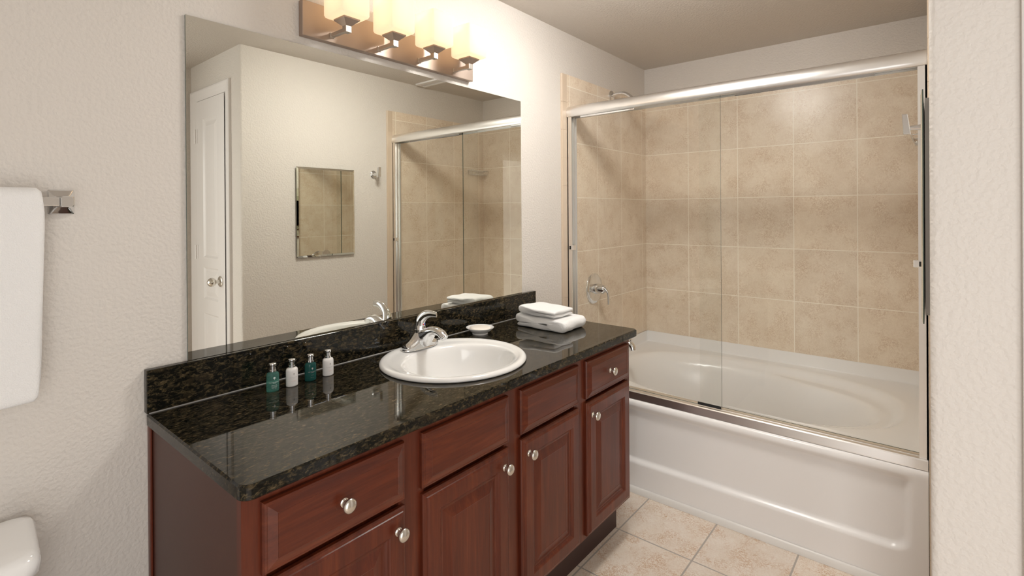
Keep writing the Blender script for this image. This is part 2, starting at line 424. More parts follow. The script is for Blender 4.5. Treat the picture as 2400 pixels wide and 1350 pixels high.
lathe(bm, [(0.0325, 0), (0.0325, 0.004), (0.028, 0.008), (0.012, 0.010), (0.010, 0.022), (0.012, 0.030), (0.022, 0.036), (0.0265, 0.046), (0.0265, 0.056), (0.022, 0.066), (0.010, 0.075), (0.001, 0.078)], (0, 0, 0), 'x', 28)
kn = link('door_knob', bm, M_KNOB, dr, 40); kn.scale = (-1, 1, 1); kn.location = (xf, -1.782, 0.966)
for z0 in (1.083, 1.836, 0.18):
    bm = bmesh.new(); tube(bm, [(XC - 0.020, DY0 - 0.006, z0), (XC - 0.020, DY0 - 0.006, z0 + 0.092)], 0.0065, 10)
    box(bm, (XC - 0.0165, DY0, z0), (XC - 0.0135, DY0 + 0.022, z0 + 0.092)); box(bm, (XC - 0.016, DY0 - 0.032, z0), (XC - 0.0085, DY0 - 0.008, z0 + 0.092))
    struct(link('hinge', bm, M_WHITE, dr))

# ------------------------------------------------------------------ wall mirror over the vanity
bm = bmesh.new()
v, fs = box(bm, (0.367, -0.007, 0.984), (1.836, -0.001, 1.913))
for i, f in enumerate(fs): f.material_index = 0 if i == 2 else 1
o = link('wall_mirror', bm, [M_MIRROR, M_MEDGE]); tag(o, 'large frameless rectangular mirror on the wall above the vanity', 'mirror')

# ------------------------------------------------------------------ vanity cabinet
CX0, CX1, YF = 0.279, 1.900, -0.533
van = thing('vanity_cabinet', 'long cherry wood vanity cabinet with four doors under the granite top', 'cabinet')
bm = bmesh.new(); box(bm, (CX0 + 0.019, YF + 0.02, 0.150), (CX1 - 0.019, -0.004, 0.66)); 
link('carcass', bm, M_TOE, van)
o = boxobj('side_panel', (CX0 + 0.001, YF + 0.0195, 0.0), (CX0 + 0.018, -0.002, 0.842), M_SIDE, van)
o = boxobj('side_panel', (CX1 - 0.018, YF + 0.0195, 0.150), (CX1 - 0.001, -0.002, 0.842), M_SIDE, van)
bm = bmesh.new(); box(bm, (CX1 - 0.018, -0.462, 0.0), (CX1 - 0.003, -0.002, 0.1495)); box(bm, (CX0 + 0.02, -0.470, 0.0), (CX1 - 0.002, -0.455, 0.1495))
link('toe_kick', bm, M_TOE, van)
o = boxobj('scribe_strip', (CX0 - 0.006, -0.020, 0.0), (CX0 + 0.0005, -0.002, 0.842), M_WOODZ, van, 0.002)
o['label'] = 'dark wooden strip along the wall'
cols = [(0.315, 0.665), (0.722, 1.068), (1.128, 1.472), (1.527, 1.873)]
bm = bmesh.new()
sx = [CX0] + [v for c in cols for v in (c[0] + 0.012, c[1] - 0.012)] + [CX1]
for k in range(0, len(sx), 2): box(bm, (sx[k], YF, 0.150), (sx[k + 1], YF + 0.019, 0.842))
for a, b in cols:
    for z0, z1 in ((0.150, 0.185), (0.650, 0.690), (0.805, 0.842)): box(bm, (a + 0.012, YF + (0.0002 if z0 != 0.650 else 0.015), z0), (b - 0.012, YF + 0.0188, z1))
link('face_frame', bm, M_WOODZ, van)
bm = bmesh.new()
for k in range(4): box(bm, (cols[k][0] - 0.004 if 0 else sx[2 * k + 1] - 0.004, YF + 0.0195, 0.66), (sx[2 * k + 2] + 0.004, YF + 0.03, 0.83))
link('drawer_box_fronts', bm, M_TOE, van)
DRAW = [(0, 0), (0, 0.008), (0.003, 0.0125), (0.007, 0.0135), (0.0085, 0.0130), (0.026, 0.0195), (0.0275, 0.0182)]
DOOR = [(0, 0), (0, 0.009), (0.003, 0.0125), (0.009, 0.0140), (0.0105, 0.0165), (0.016, 0.0195), (0.052, 0.0200), (0.0545, 0.0185), (0.0575, 0.0145), (0.062, 0.0120), (0.0635, 0.0105), (0.069, 0.0100), (0.098, 0.0178), (0.0995, 0.0172)]
KNOBP = [(0.0100, 0), (0.0100, 0.002), (0.0075, 0.0035), (0.0062, 0.006), (0.0062, 0.011), (0.0085, 0.0135), (0.0135, 0.0165), (0.0163, 0.0205), (0.0163, 0.0235), (0.0140, 0.0270), (0.0090, 0.0293), (0.0010, 0.0302)]
YD = YF - 0.0005
knob_proto = None
def knob(x, z, yb, parent):
    global knob_proto
    if knob_proto is None:
        bm = bmesh.new(); lathe(bm, KNOBP, (0, 0, 0), 'y', 28); k = link('knob', bm, M_KNOB, parent, 40); knob_proto = k
    else:
        k = knob_proto.copy(); C.objects.link(k); k.parent = parent
    k.location = (x, yb, z); return k
kx_draw = {0: 0.490, 3: 1.697}; kx_door = (0.636, 1.037, 1.158, 1.556)
for i, (a, b) in enumerate(cols):
    z0, z1 = 0.676, 0.8185
    d = link('drawer' if i in kx_draw else 'false_drawer_front', panel_front(a, b, z0, z1, YD, DRAW), M_WOODX, van)
    if i in kx_draw: knob(kx_draw[i], 0.747, YD - 0.018, d)
    d = link('door', panel_front(a, b, 0.166, 0.662, YD, DOOR), M_WOODZ, van)
    knob(kx_door[i], 0.614, YD - 0.0195, d)

# ------------------------------------------------------------------ granite top with backsplash
SX, SY, SA, SB = 1.10, -0.28, 0.26, 0.24       # basin rim ellipse
bm = bmesh.new()
out = rrect(0.267, 1.923, -0.566, -0.001, 0.022, 8)
out = [(x, y) for x, y in out]
def fix(x, y):  # square the back corners
    return (x, y)
hole = [(SX + (SA - 0.025) * math.cos(2 * PI * k / 64), SY + (SB - 0.025) * math.sin(2 * PI * k / 64)) for k in range(64)]
def shrink(pts, d):
    cx, cy = 1.095, -0.2835
    return [(x + (d if x < cx else -d), y + (d if y < cy else -d)) for x, y in pts]
levels = [(0.843, shrink(out, 0.003)), (0.846, out), (0.869, out), (0.873, shrink(out, 0.004))]
vr = [[bm.verts.new((x, y, z)) for x, y in p] for z, p in levels]
n = len(out)
for a, b in zip(vr, vr[1:]):
    for i in range(n): bm.faces.new((a[i], a[(i + 1) % n], b[(i + 1) % n], b[i]))
ht = [bm.verts.new((x, y, 0.873)) for x, y in hole]; hb = [bm.verts.new((x, y, 0.843)) for x, y in hole]
for i in range(64): bm.faces.new((ht[i], ht[(i + 1) % 64], hb[(i + 1) % 64], hb[i]))
for o_, h_ in ((vr[-1], ht), (vr[0], hb)):
    es = []
    for L in (o_, h_):
        for i in range(len(L)):
            e = bm.edges.get((L[i], L[(i + 1) % len(L)])) or bm.edges.new((L[i], L[(i + 1) % len(L)])); es.append(e)
    bmesh.ops.triangle_fill(bm, edges=es, use_beauty=True)
top = link('countertop', bm, M_GRAN); tag(top, 'polished dark granite counter with upstand on the cherry cabinet', 'countertop')
boxobj('backsplash', (0.267, -0.022, 0.8732), (1.930, -0.001, 0.983), M_GRAN, top, 0.0015)
bm = bmesh.new(); tube(bm, [(0.272, -0.0225, 0.8738), (1.925, -0.0225, 0.8738)], 0.0021, 8)
o = link('caulk_line', bm, M_CAULK, top, 180); o['label'] = 'thin grey sealant line'

# ------------------------------------------------------------------ basin
bm = bmesh.new()
prof = [  # (scale of rim ellipse x, y, z, y shift)
    (0.965, 0.965, 0.8735, 0), (0.997, 0.997, 0.8745, 0), (1.0, 1.0, 0.879, 0), (0.985, 0.985, 0.8855, 0), (0.955, 0.953, 0.8885, 0), (0.915, 0.905, 0.8880, -0.002),
    (0.885, 0.865, 0.8850, -0.005), (0.870, 0.845, 0.8840, -0.007), (0.800, 0.745, 0.8825, -0.024), (0.775, 0.715, 0.8790, -0.028), (0.755, 0.695, 0.868, -0.029), (0.725, 0.665, 0.84, -0.029), (0.67, 0.61, 0.805, -0.028),
    (0.58, 0.52, 0.775, -0.027), (0.44, 0.40, 0.755, -0.025), (0.25, 0.23, 0.744, -0.022), (0.10, 0.10, 0.740, -0.02)]
loft(bm, [ring((SX, SY + dy, z), (1, 0, 0), (0, 1, 0), SA * s, SB * t, 72) for s, t, z, dy in prof], cap0=False)
basin = link('basin', bm, M_POR, None, 180); sub(basin, 1); tag(basin, 'oval white drop-in washbasin set in the granite counter', 'sink')
bm = bmesh.new(); lathe(bm, [(0.022, 0), (0.0215, 0.002), (0.014, 0.0025), (0.012, 0.0005), (0.001, 0.0005)], (SX, SY - 0.02, 0.7405), 'z', 24); link('drain', bm, M_CHROME, basin, 40)
bm = bmesh.new(); lathe(bm, [(0.0085, 0), (0.0085, 0.002), (0.006, 0.002), (0.006, 0.0)], (0, 0, 0), 'y', 20); ov = link('overflow_ring', bm, M_CHROME, basin, 40); ov.location = (SX, SY - 0.029 - 0.158, 0.835); ov.rotation_euler = (0.25, 0, PI); ov.scale = (2.0, 1, 0.8)

# ------------------------------------------------------------------ basin tap
FX, FY, FZ = 1.102, -0.103, 0.8856
tap = thing('basin_tap', 'chrome single-lever tap on the back ledge of the white basin', 'tap')
bm = bmesh.new()   # escutcheon
loft(bm, [ring((FX, FY, FZ + h), (1, 0, 0), (0, 1, 0), 0.0785 - d, 0.0275 - d, 48, 2.6) for h, d in ((0, 0), (0.003, 0.0), (0.005, 0.0015))])
link('base_plate', bm, M_CHROME, tap, 40)
bm = bmesh.new()   # saddle body
rings = []
for k in range(21):
    t = -1 + 2 * k / 20; x = FX + 0.073 * t
    c = max(0.0, 1 - abs(t) / 0.78); c = c * c * (3 - 2 * c)
    e = max(0.0, 1 - abs(t) ** 6)
    h = (0.0245 + 0.010 * (1 - abs(t)) + 0.030 * c) * (0.60 + 0.40 * e); w = (0.0240 + 0.002 * c) * (0.74 + 0.26 * e)
    rr = []
    for q in range(17):
        a = PI * q / 16; ca, sa = math.cos(a), math.sin(a)
        rr.append(Vector((x, FY + math.copysign(abs(ca) ** 0.75, ca) * w, FZ + 0.004 + sa ** 0.8 * h)))
    rings.append(rr)
loft(bm, rings, closed=True)
o = link('tap_body', bm, M_CHROME, tap, 60); 
bm = bmesh.new()   # spout
SP = [(0.006, 0.031, 0.027), (-0.022, 0.039, 0.033), (-0.041, 0.052, 0.0275), (-0.062, 0.066, 0.0190), (-0.086, 0.0715, 0.0145), (-0.110, 0.0675, 0.0125), (-0.126, 0.0545, 0.0115)]
path = bez([(FX, FY + y, FZ + z) for y, z, r in SP], 5); rv = bez([(r, 0, 0) for y, z, r in SP], 5)
nn = len(path); rad = [(0.0250 - 0.0078 * i / (nn - 1), rv[i].x) for i in range(nn)]
tube(bm, path, rad, 28)
link('spout', bm, M_CHROME, tap, 60)
bm = bmesh.new(); d = (path[-1] - path[-3]).normalized()
tube(bm, [path[-1] - d * 0.004, path[-1] + d * 0.004, path[-1] + d * 0.0055], [0.0125, 0.0125, 0.010], 20); link('aerator', bm, M_CHROME, tap, 40)
bm = bmesh.new()
lathe(bm, [(0.0215, 0.058), (0.0215, 0.0675), (0.0195, 0.069)], (FX, FY, FZ), 'z', 32); link('collar', bm, M_CHROME, tap, 40)
bm = bmesh.new()   # lever handle: dome that sweeps forward to a thin tip
path = bez([(FX, FY, FZ + 0.069), (FX, FY - 0.001, FZ + 0.085), (FX, FY - 0.008, FZ + 0.104), (FX, FY - 0.028, FZ + 0.121), (FX, FY - 0.055, FZ + 0.129), (FX, FY - 0.088, FZ + 0.129)], 6)
nn = len(path); rad = []
for i in range(nn):
    t = i / (nn - 1)
    rad.append((0.0205 * (1 - t) + 0.0090 * t + 0.003 * math.sin(PI * t), 0.0180 * (1 - t) ** 0.9 + 0.0030))
tube(bm, path, rad, 24); hd = link('lever', bm, M_CHROME, tap, 60)
bm = bmesh.new(); lathe(bm, [(0.0028, 0), (0.0028, 0.0012), (0.001, 0.0015)], (FX - 0.0028, FY - 0.0205, FZ + 0.087), 'y', 12); o = link('hot_mark', bm, M_RED, hd, 40); o['label'] = 'red dot'
bm = bmesh.new(); lathe(bm, [(0.0028, 0), (0.0028, 0.0012), (0.001, 0.0015)], (FX + 0.0028, FY - 0.0205, FZ + 0.087), 'y', 12); o = link('cold_mark', bm, M_BLUE, hd, 40); o['label'] = 'blue dot'

# ------------------------------------------------------------------ toiletry bottles
def text_mesh(s, size, width_scale=1.0):
    cu = bpy.data.curves.new('print', 'FONT'); cu.body = s; cu.size = size; cu.align_x = 'CENTER'; cu.align_y = 'CENTER'
    ob = bpy.data.objects.new('print', cu); C.objects.link(ob)
    dg = bpy.context.evaluated_depsgraph_get(); me = bpy.data.meshes.new_from_object(ob.evaluated_get(dg))
    bpy.data.objects.remove(ob); bpy.data.curves.remove(cu); return me
BA, BB = 0.0172, 0.0135
def on_front(u, z, lift=0.0003):
    t = -PI / 2 + u / (BA * 0.93)
    return Vector(((BA + lift) * math.cos(t), (BB + lift) * math.sin(t), z))
def print_part(name, items, mat, parent):
    bm = bmesh.new()
    for it in items:
        if it[0] == 't':
            _, s, size, z = it; me = text_mesh(s, size); b2 = bmesh.new(); b2.from_mesh(me)
            bmesh.ops.subdivide_edges(b2, edges=[e for e in b2.edges if e.calc_length() > 0.002], cuts=1)
            vm = [bm.verts.new(on_front(v.co.x, z + v.co.y)) for v in b2.verts]; b2.verts.index_update()
            for f in b2.faces:
                try: bm.faces.new([vm[v.index] for v in f.verts])
                except ValueError: pass
            b2.free(); bpy.data.meshes.remove(me)
        elif it[0] == 'c':      # round leafy crest
            _, z, r = it
            cv = bm.verts.new(on_front(0, z)); rim = []
            for k in range(36):
                a = 2 * PI * k / 36; rr = r * (0.78 + 0.22 * math.cos(8 * a))
                rim.append(bm.verts.new(on_front(rr * math.cos(a), z + rr * 1.1 * math.sin(a))))
            for k in range(36): bm.faces.new((cv, rim[k], rim[(k + 1) % 36]))
            s = [bm.verts.new(on_front(x, y)) for x, y in ((-r * 0.14, z - r * 1.6), (r * 0.14, z - r * 1.6), (r * 0.14, z - r * 0.8), (-r * 0.14, z - r * 0.8))]; bm.faces.new(s)
    o = link(name, bm, mat, parent); return o
BODY = [(0.82, 0), (0.97, 0.0015), (1, 0.004), (1, 0.044), (0.97, 0.0485), (0.88, 0.0520), (0.66, 0.0550), (0.55, 0.0560)]
def bottle(loc, body_mat, kind, label, rot):
    t = thing('toiletry_bottle', label, 'bottle', 'miniature toiletry bottles on the counter')
    bm = bmesh.new()
    rs = []
    for s, z in BODY: rs.append(ring((0, 0, z), (1, 0, 0), (0, 1, 0), BA * s if s > 0.7 else 0.0088, BB * s if s > 0.7 else 0.0088, 36))
    loft(bm, rs); b = link('bottle_body', bm, body_mat, t, 50)
    bm = bmesh.new()
    lathe(bm, [(0.0082, 0.0555), (0.0098, 0.0560), (0.0098, 0.0605), (0.0080, 0.0610), (0.0080, 0.0720), (0.0100, 0.0725), (0.0104, 0.0745), (0.0100, 0.0785), (0.0085, 0.0795), (0.0005, 0.0798)], (0, 0, 0), 'z', 28)
    link('cap', bm, M_CHROME, t, 40)
    pm = {'white': M_PRINTD, 'clear': M_PRINTW, 'teal': M_PRINTD}[kind]
    if kind == 'clear':
        print_part('label_print', [('c', 0.0400, 0.0034), ('t', 'MOLTON BROWN', 0.0034, 0.0272), ('t', 'LONDON', 0.0018, 0.0243), ('t', 'REVITALISING', 0.0023, 0.0190), ('t', 'bath & shower gel', 0.0021, 0.0160), ('t', 'gel bain et douche', 0.0019, 0.0130), ('t', '30ml e 1 fl.oz.', 0.0018, 0.0098)], pm, b)
    elif kind == 'white':
        print_part('label_print', [('c', 0.0375, 0.0029), ('t', 'MOLTON BROWN', 0.0028, 0.0275), ('t', 'LONDON', 0.0017, 0.0250), ('t', 'body lotion', 0.0018, 0.0145), ('t', '30ml e 1 fl.oz.', 0.0016, 0.0090)], pm, b)
        print_part('scent_print', [('t', 'enveloping', 0.0020, 0.0185), ('t', 'coco & sandalwood', 0.0018, 0.0165)], M_PRINTP, b)
    else:
        print_part('label_print', [('c', 0.0385, 0.0028), ('t', 'MOLTON BROWN', 0.0028, 0.0285), ('t', 'LONDON', 0.0017, 0.0260), ('t', 'fiery pink', 0.0017, 0.0190), ('t', '30ml e 1 fl.oz.', 0.0016, 0.0110)], pm, b)
    t.location = loc; t.rotation_euler = (0, 0, rot); return t
bottle((0.553, -0.100, 0.8731), M_TEAL, 'clear', 'pale green see-through bottle with white print, nearest the mirror edge', -0.12)
bottle((0.610, -0.101, 0.8731), M_LOTION, 'white', 'white lotion bottle between the two green bottles', -0.05)
bottle((0.671, -0.097, 0.8731), M_TEALD, 'teal', 'dark teal bottle standing between the two white bottles', -0.10)
bottle((0.732, -0.094, 0.8731), M_LOTION, 'white', 'white lotion bottle at the row end beside the basin', -0.02)
bpy.data.objects['toiletry_bottle']['label'] = 'pale green see-through bottle with white print, farthest from the basin'

# ------------------------------------------------------------------ soap dish and soap
bm = bmesh.new()
lathe(bm, [(0.032, 0), (0.033, 0.003), (0.0315, 0.006), (0.045, 0.0145), (0.0570, 0.0255), (0.0582, 0.0278), (0.0565, 0.0281), (0.0440, 0.0175), (0.0300, 0.0105), (0.001, 0.0095)], (1.432, -0.098, 0.8731), 'z', 48)
tag(link('soap_dish', bm, M_POR, None, 60), 'small round white dish holding soap behind the basin', 'soap dish')
bm = bmesh.new()
loft(bm, [ring((1.432, -0.098, 0.8731 + z), (1, 0, 0), (0, 1, 0), r, r, 32) for z, r in ((0.0130, 0.028), (0.0170, 0.0385), (0.0235, 0.0440), (0.0270, 0.0430), (0.0288, 0.036))])
tag(link('soap_bar', bm, M_SOAP, None, 60), 'round cream soap lying in the small white dish', 'soap')

# ------------------------------------------------------------------ folded towels on the counter
def ribbon(path, t, x0, x1, nx=14, wob=0.003, seed=0.0, zmin=0.8745):
    """terry cloth folded along a (y, z) path, thickness t, running from x0 to x1"""
    P = [Vector((0, y, z)) for y, z in path]; L, R = [], []
    for i, p in enumerate(P):
        d = (P[min(i + 1, len(P) - 1)] - P[max(i - 1, 0)]).normalized(); nrm = Vector((0, -d.z, d.y))
        L.append(p + nrm * t / 2); R.append(p - nrm * t / 2)
    d0 = (P[0] - P[1]).normalized() * t * 0.32; d1 = (P[-1] - P[-2]).normalized() * t * 0.32
    loop = L + [L[-1] * 0.7 + R[-1] * 0.3 + d1, L[-1] * 0.3 + R[-1] * 0.7 + d1] + R[::-1] + [R[0] * 0.7 + L[0] * 0.3 + d0, R[0] * 0.3 + L[0] * 0.7 + d0]
    mid = [P[i] for i in range(len(P))] + [P[-1], P[-1]] + [P[i] for i in range(len(P))][::-1] + [P[0], P[0]]
    bm = bmesh.new(); rings = []
    for k in range(nx + 1):
        f = k / nx; x = x0 + (x1 - x0) * f
        e = min(f, 1 - f) * (x1 - x0) / (t * 0.5); sh = 1.0 if e >= 1 else (1 - (1 - e) ** 2) ** 0.5 * 0.55 + 0.45
        rr = []
        for q, mm in zip(loop, mid):
            v = mm + (q - mm) * sh; v = Vector((x, v.y, v.z))
            nz = noise.noise_vector(Vector((v.x * 22 + seed, v.y * 14, v.z * 14))) * wob
            v = v + nz; v.z = max(v.z, zmin); rr.append(v)
        rings.append(rr)
    loft(bm, rings); return bm
def arc(cy, cz, r, a0, a1, n=8):
    return [(cy + r * math.cos(math.radians(a0 + (a1 - a0) * k / n)), cz + r * math.sin(math.radians(a0 + (a1 - a0) * k / n))) for k in range(n + 1)]
def line(a, b, n=10): return [(a[0] + (b[0] - a[0]) * k / n, a[1] + (b[1] - a[1]) * k / n) for k in range(n + 1)]
Z0 = 0.8735
t1 = 0.0168
zz = [Z0 + t1 * 0.52, Z0 + t1 * 1.5, Z0 + t1 * 2.48]
path = line((-0.130, zz[0]), (-0.352, zz[0]), 12) + arc(-0.352, (zz[0] + zz[2]) / 2, (zz[2] - zz[0]) / 2, 270, 90, 10)[1:-1] + line((-0.352, zz[2]), (-0.135, zz[2] + 0.004), 12) + arc(-0.135, (zz[1] + zz[2]) / 2 + 0.002, (zz[2] - zz[1]) / 2 + 0.002, 90, -90, 8)[1:-1] + line((-0.135, zz[1]), (-0.325, zz[1]), 10)
o = link('hand_towel', ribbon(path, t1 * 1.0, 1.636, 1.822, 18, 0.005, 3.1), M_TOWEL, None, 180); sub(o, 1)
tag(o, 'thick folded white hand towel lying at the tub end of the counter', 'towel')
t2 = 0.0150; zb = Z0 + t1 * 3.0 + 0.0045
path = line((-0.325, zb + t2 * 0.55), (-0.150, zb + t2 * 0.6 + 0.004), 10) + arc(-0.150, zb + t2 * 1.12 + 0.004, t2 * 0.52, -90 + 180 - 180, 90, 8)[1:-1] + line((-0.150, zb + t2 * 1.65 + 0.005), (-0.328, zb + t2 * 1.6), 12)
o = link('face_cloth', ribbon(path, t2 * 1.0, 1.633, 1.785, 16, 0.005, 9.7), M_TOWEL, None, 180); sub(o, 1)
tag(o, 'thin folded white face cloth on top of the folded hand towel', 'face cloth')

# ------------------------------------------------------------------ vanity light bar
vl = thing('vanity_light', 'four-lamp brushed metal light bar on the wall above the mirror', 'wall lamp')
boxobj('backplate', (0.694, -0.024, 1.939), (1.479, -0.001, 2.052), M_BRZ, vl, 0.002)
def make_lamp(x):
    A = 0.0065
    bm = bmesh.new(); box(bm, (x - A, -0.100, 1.962 - A), (x + A, -0.024, 1.962 + A)); box(bm, (x - 0.0085, -0.028, 1.9535), (x + 0.0085, -0.0235, 1.9705))
    arm = link('lamp_arm', bm, M_BRUSH, vl); bev(arm, 0.001)
    cy = -0.109
    o = boxobj('arm_block', (x - 0.0105, cy - 0.0100, 1.952), (x + 0.0105, cy + 0.0100, 1.973), M_BRUSH, arm, 0.001)
    bm = bmesh.new()
    sq = lambda h, z: [Vector((x - h, cy - h, z)), Vector((x + h, cy - h, z)), Vector((x + h, cy + h, z)), Vector((x - h, cy + h, z))]
    loft(bm, [sq(0.0095, 1.9725), sq(0.0290, 1.9895), sq(0.0295, 1.9940), sq(0.028, 1.9945)]); link('holder_cup', bm, M_BRZ, arm)
    bm = bmesh.new()
    rs = []
    for h, z in ((0.030, 1.9952), (0.044, 1.9960), (0.0495, 1.9990), (0.052, 2.0050), (0.052, 2.115), (0.048, 2.115), (0.048, 2.006), (0.040, 2.000), (0.020, 1.9995)):
        rs.append([Vector((px, py, z)) for px, py in rrect(x - h, x + h, cy - h, cy + h, 0.006, 3)])
    loft(bm, rs); o = link('glass_shade', bm, M_SHADE, arm, 60)
    bm = bmesh.new(); lathe(bm, [(0.009, 2.0005), (0.011, 2.022), (0.020, 2.045), (0.0225, 2.062), (0.018, 2.080), (0.008, 2.090), (0.001, 2.091)], (x, cy, 0), 'z', 20); link('bulb', bm, M_BULB, arm, 60)
    l = bpy.data.lights.new('bulb_light', 'POINT'); l.energy = BULB; l.color = (1.0, 0.83, 0.62); l.shadow_soft_size = 0.03
    lo = bpy.data.objects.new('bulb_light', l); C.objects.link(lo); lo.location = (x, cy, 2.100); lo.parent = arm
    return arm
arm0 = make_lamp(0.799)
for k in range(1, 4):
    c = copy_tree(arm0, (0.1885 * k, 0, 0), vl)

# ------------------------------------------------------------------ bathtub
tub = None
TX0, TX1, TY0, TY1 = 2.212, 3.246, -W + 0.012, -0.012
DZK = 0.480
def se(y, x, cx, cy, rx, ry, p):
    return (abs((x - cx) / rx) ** p + abs((y - cy) / ry) ** p) ** (1 / p)
def sstep(a, b, v):
    t = min(1, max(0, (v - a) / (b - a))); return t * t * (3 - 2 * t)
def tub_z(x, y):
    r = se(y, x, 2.735, -0.765, 0.425, 0.672, 2.6)
    z = DZK
    if r < 1.0:
        z -= 0.040 * sstep(0, 0.10, (1 - r))
        # the well: full at the tap end, rounded backrest at the other, with arm ledges beside it
        yy = y + 0.72
        hw = 0.385 - 0.075 * sstep(-0.05, -0.32, yy)      # narrower beside the backrest
        r2 = se(y, x, 2.735, -0.735, hw, 0.615, 2.4)
        dep = 0.335 * sstep(0.0, 0.26, 1 - r2)
        slope = sstep(-0.61, -0.12, yy)                    # backrest ramps up to the right-hand end
        ramp_ = 0.10 + 0.235 * slope
        z -= min(dep, ramp_ * sstep(0.0, 0.22, 1 - r2))
    return z
bm = bmesh.new()
nx, ny = 76, 104
g = [[None] * (ny + 1) for _ in range(nx + 1)]
gx = [TX0 + 0.045 + (TX1 - 0.004 - TX0 - 0.045) * i / nx for i in range(nx + 1)]
gy = [TY0 + 0.006 + (TY1 - TY0 - 0.012) * j / ny for j in range(ny + 1)]
for i, x in enumerate(gx):
    for j, y in enumerate(gy): g[i][j] = bm.verts.new((x, y, tub_z(x, y)))
for i in range(nx):
    for j in range(ny): bm.faces.new((g[i][j], g[i + 1][j], g[i + 1][j + 1], g[i][j + 1]))
# upstand flange on three sides
def strip(pts_list):
    vs = [[bm.verts.new(p) for p in L] for L in pts_list]
    for a, b in zip(vs, vs[1:]):
        for i in range(len(a) - 1): bm.faces.new((a[i], a[i + 1], b[i + 1], b[i]))
FL = 0.551
strip([[Vector((gx[-1], y, DZK)) for y in gy], [Vector((gx[-1] + 0.003, y, DZK + 0.006)) for y in gy], [Vector((gx[-1] + 0.003, y, FL)) for y in gy]])
gf = [x for x in gx if x > 2.304]
for yy, sy in ((gy[-1], 0.004), (gy[0], -0.004)):
    strip([[Vector((x, yy, DZK)) for x in gf], [Vector((x, yy + sy, DZK + 0.006)) for x in gf], [Vector((x, yy + sy, FL)) for x in gf]])
for yy, sy in ((gy[-1], 1), (gy[0], -1)):
    strip([[Vector((gx[-1], yy, DZK)), Vector((gx[-1], yy + sy * 0.004, DZK + 0.006)), Vector((gx[-1], yy + sy * 0.004, FL))], [Vector((gx[-1] + 0.001, yy, DZK)), Vector((gx[-1] + 0.003, yy + sy * 0.003, DZK + 0.006)), Vector((gx[-1] + 0.003, yy + sy * 0.003, FL))], [Vector((gx[-1], yy, DZK)), Vector((gx[-1] + 0.003, yy, DZK + 0.006)), Vector((gx[-1] + 0.003, yy, FL))]])
# front: rim lip, then apron with a recessed field that has rounded lower corners
xa = TX0 + 0.045
rim = [(xa, DZK), (xa - 0.004, DZK - 0.001), (xa - 0.007, DZK - 0.005), (xa - 0.009, 0.452), (xa - 0.014, 0.4485), (TX0 + 0.010, 0.4465), (TX0 + 0.003, 0.4425), (TX0 - 0.001, 0.435), (TX0 - 0.002, 0.425)]
ay = [TY0 + (TY1 - TY0) * j / 150 for j in range(151)]
strip([[Vector((x, y, z)) for y in ay] for x, z in rim])
def apron_x(y, z):
    # rounded-rectangle recess: signed distance to its border
    cy, hy = (TY0 + TY1) / 2, (TY1 - TY0) / 2 - 0.052
    cz, hz = 0.145 + 0.25, 0.25
    r = 0.055
    qy, qz = abs(y - cy) - hy + r, abs(z - cz) - hz + r
    d = math.hypot(max(qy, 0), max(qz, 0)) + min(max(qy, qz), 0) - r
    k = sstep(-0.019, 0.005, d)
    top = sstep(0.392, 0.424, z)
    base = TX0 - 0.002
    return base + 0.020 * (1 - k) * (1 - top)
azs = [0.425 - 0.425 * k / 90 for k in range(91)]
strip([[Vector((apron_x(y, z), y, z)) for y in ay] for z in azs])
bmesh.ops.remove_doubles(bm, verts=bm.verts, dist=0.0004)
tub = link('bathtub', bm, M_ACR, None, 180); tag(tub, 'white built-in bathtub with recessed apron behind the glass doors', 'bathtub')
# base strip where the apron meets the floor
bm = bmesh.new()
pr = [(TX0 - 0.0030, 0.030), (TX0 - 0.007, 0.029), (TX0 - 0.013, 0.022), (TX0 - 0.016, 0.010), (TX0 - 0.017, 0.0005), (TX0 - 0.0030, 0.0005)]
loft(bm, [[Vector((x, y, z)) for x, z in pr] for y in (-W + 0.002, -0.01)])
struct(link('trim_3', bm, M_BASE, None, 60))

# tub spout
ts = thing('tub_spout', 'chrome tub filler spout on the tiled wall just above the tub rim', 'spout')
bm = bmesh.new(); path = bez([(2.60, -0.011, 0.628), (2.60, -0.09, 0.628), (2.60, -0.165, 0.622), (2.60, -0.205, 0.603), (2.60, -0.215, 0.580)], 5)
tube(bm, path, [0.027 - 0.006 * i / (len(path) - 1) for i in range(len(path))], 20); link('spout_body', bm, M_CHROME, ts, 60)
bm = bmesh.new(); lathe(bm, [(0.004, 0), (0.004, 0.010), (0.0095, 0.013), (0.0095, 0.018), (0.005, 0.021)], (2.602, -0.203, 0.622), 'z', 16); link('diverter_knob', bm, M_CHROME, ts, 40)
# shower valve
sv = thing('shower_valve', 'round chrome mixer plate with lever on the tiled wall', 'tap')
VX, VZ = 2.520, 0.925
bm = bmesh.new(); lathe(bm, [(0.0885, 0.0), (0.0885, 0.004), (0.084, 0.009), (0.070, 0.012), (0.045, 0.013), (0.038, 0.015)], (VX, -0.0105, VZ), 'y', 48); link('escutcheon', bm, M_CHROME, sv, 40)
bm = bmesh.new(); lathe(bm, [(0.030, 0.014), (0.030, 0.040), (0.027, 0.046), (0.027, 0.062), (0.022, 0.072), (0.001, 0.075)], (VX, -0.0105, VZ), 'y', 32); link('hub', bm, M_CHROME, sv, 50)
bm = bmesh.new(); path = bez([(VX, -0.058, VZ + 0.010), (VX + 0.004, -0.080, VZ + 0.006), (VX + 0.008, -0.098, VZ - 0.018), (VX + 0.010, -0.101, VZ - 0.050), (VX + 0.010, -0.100, VZ - 0.085)], 6)
tube(bm, path, [(0.019 - 0.010 * min(1, i / 14), 0.016 - 0.010 * min(1, i / 14)) for i in range(len(path))], 18); link('lever', bm, M_CHROME, sv, 60)
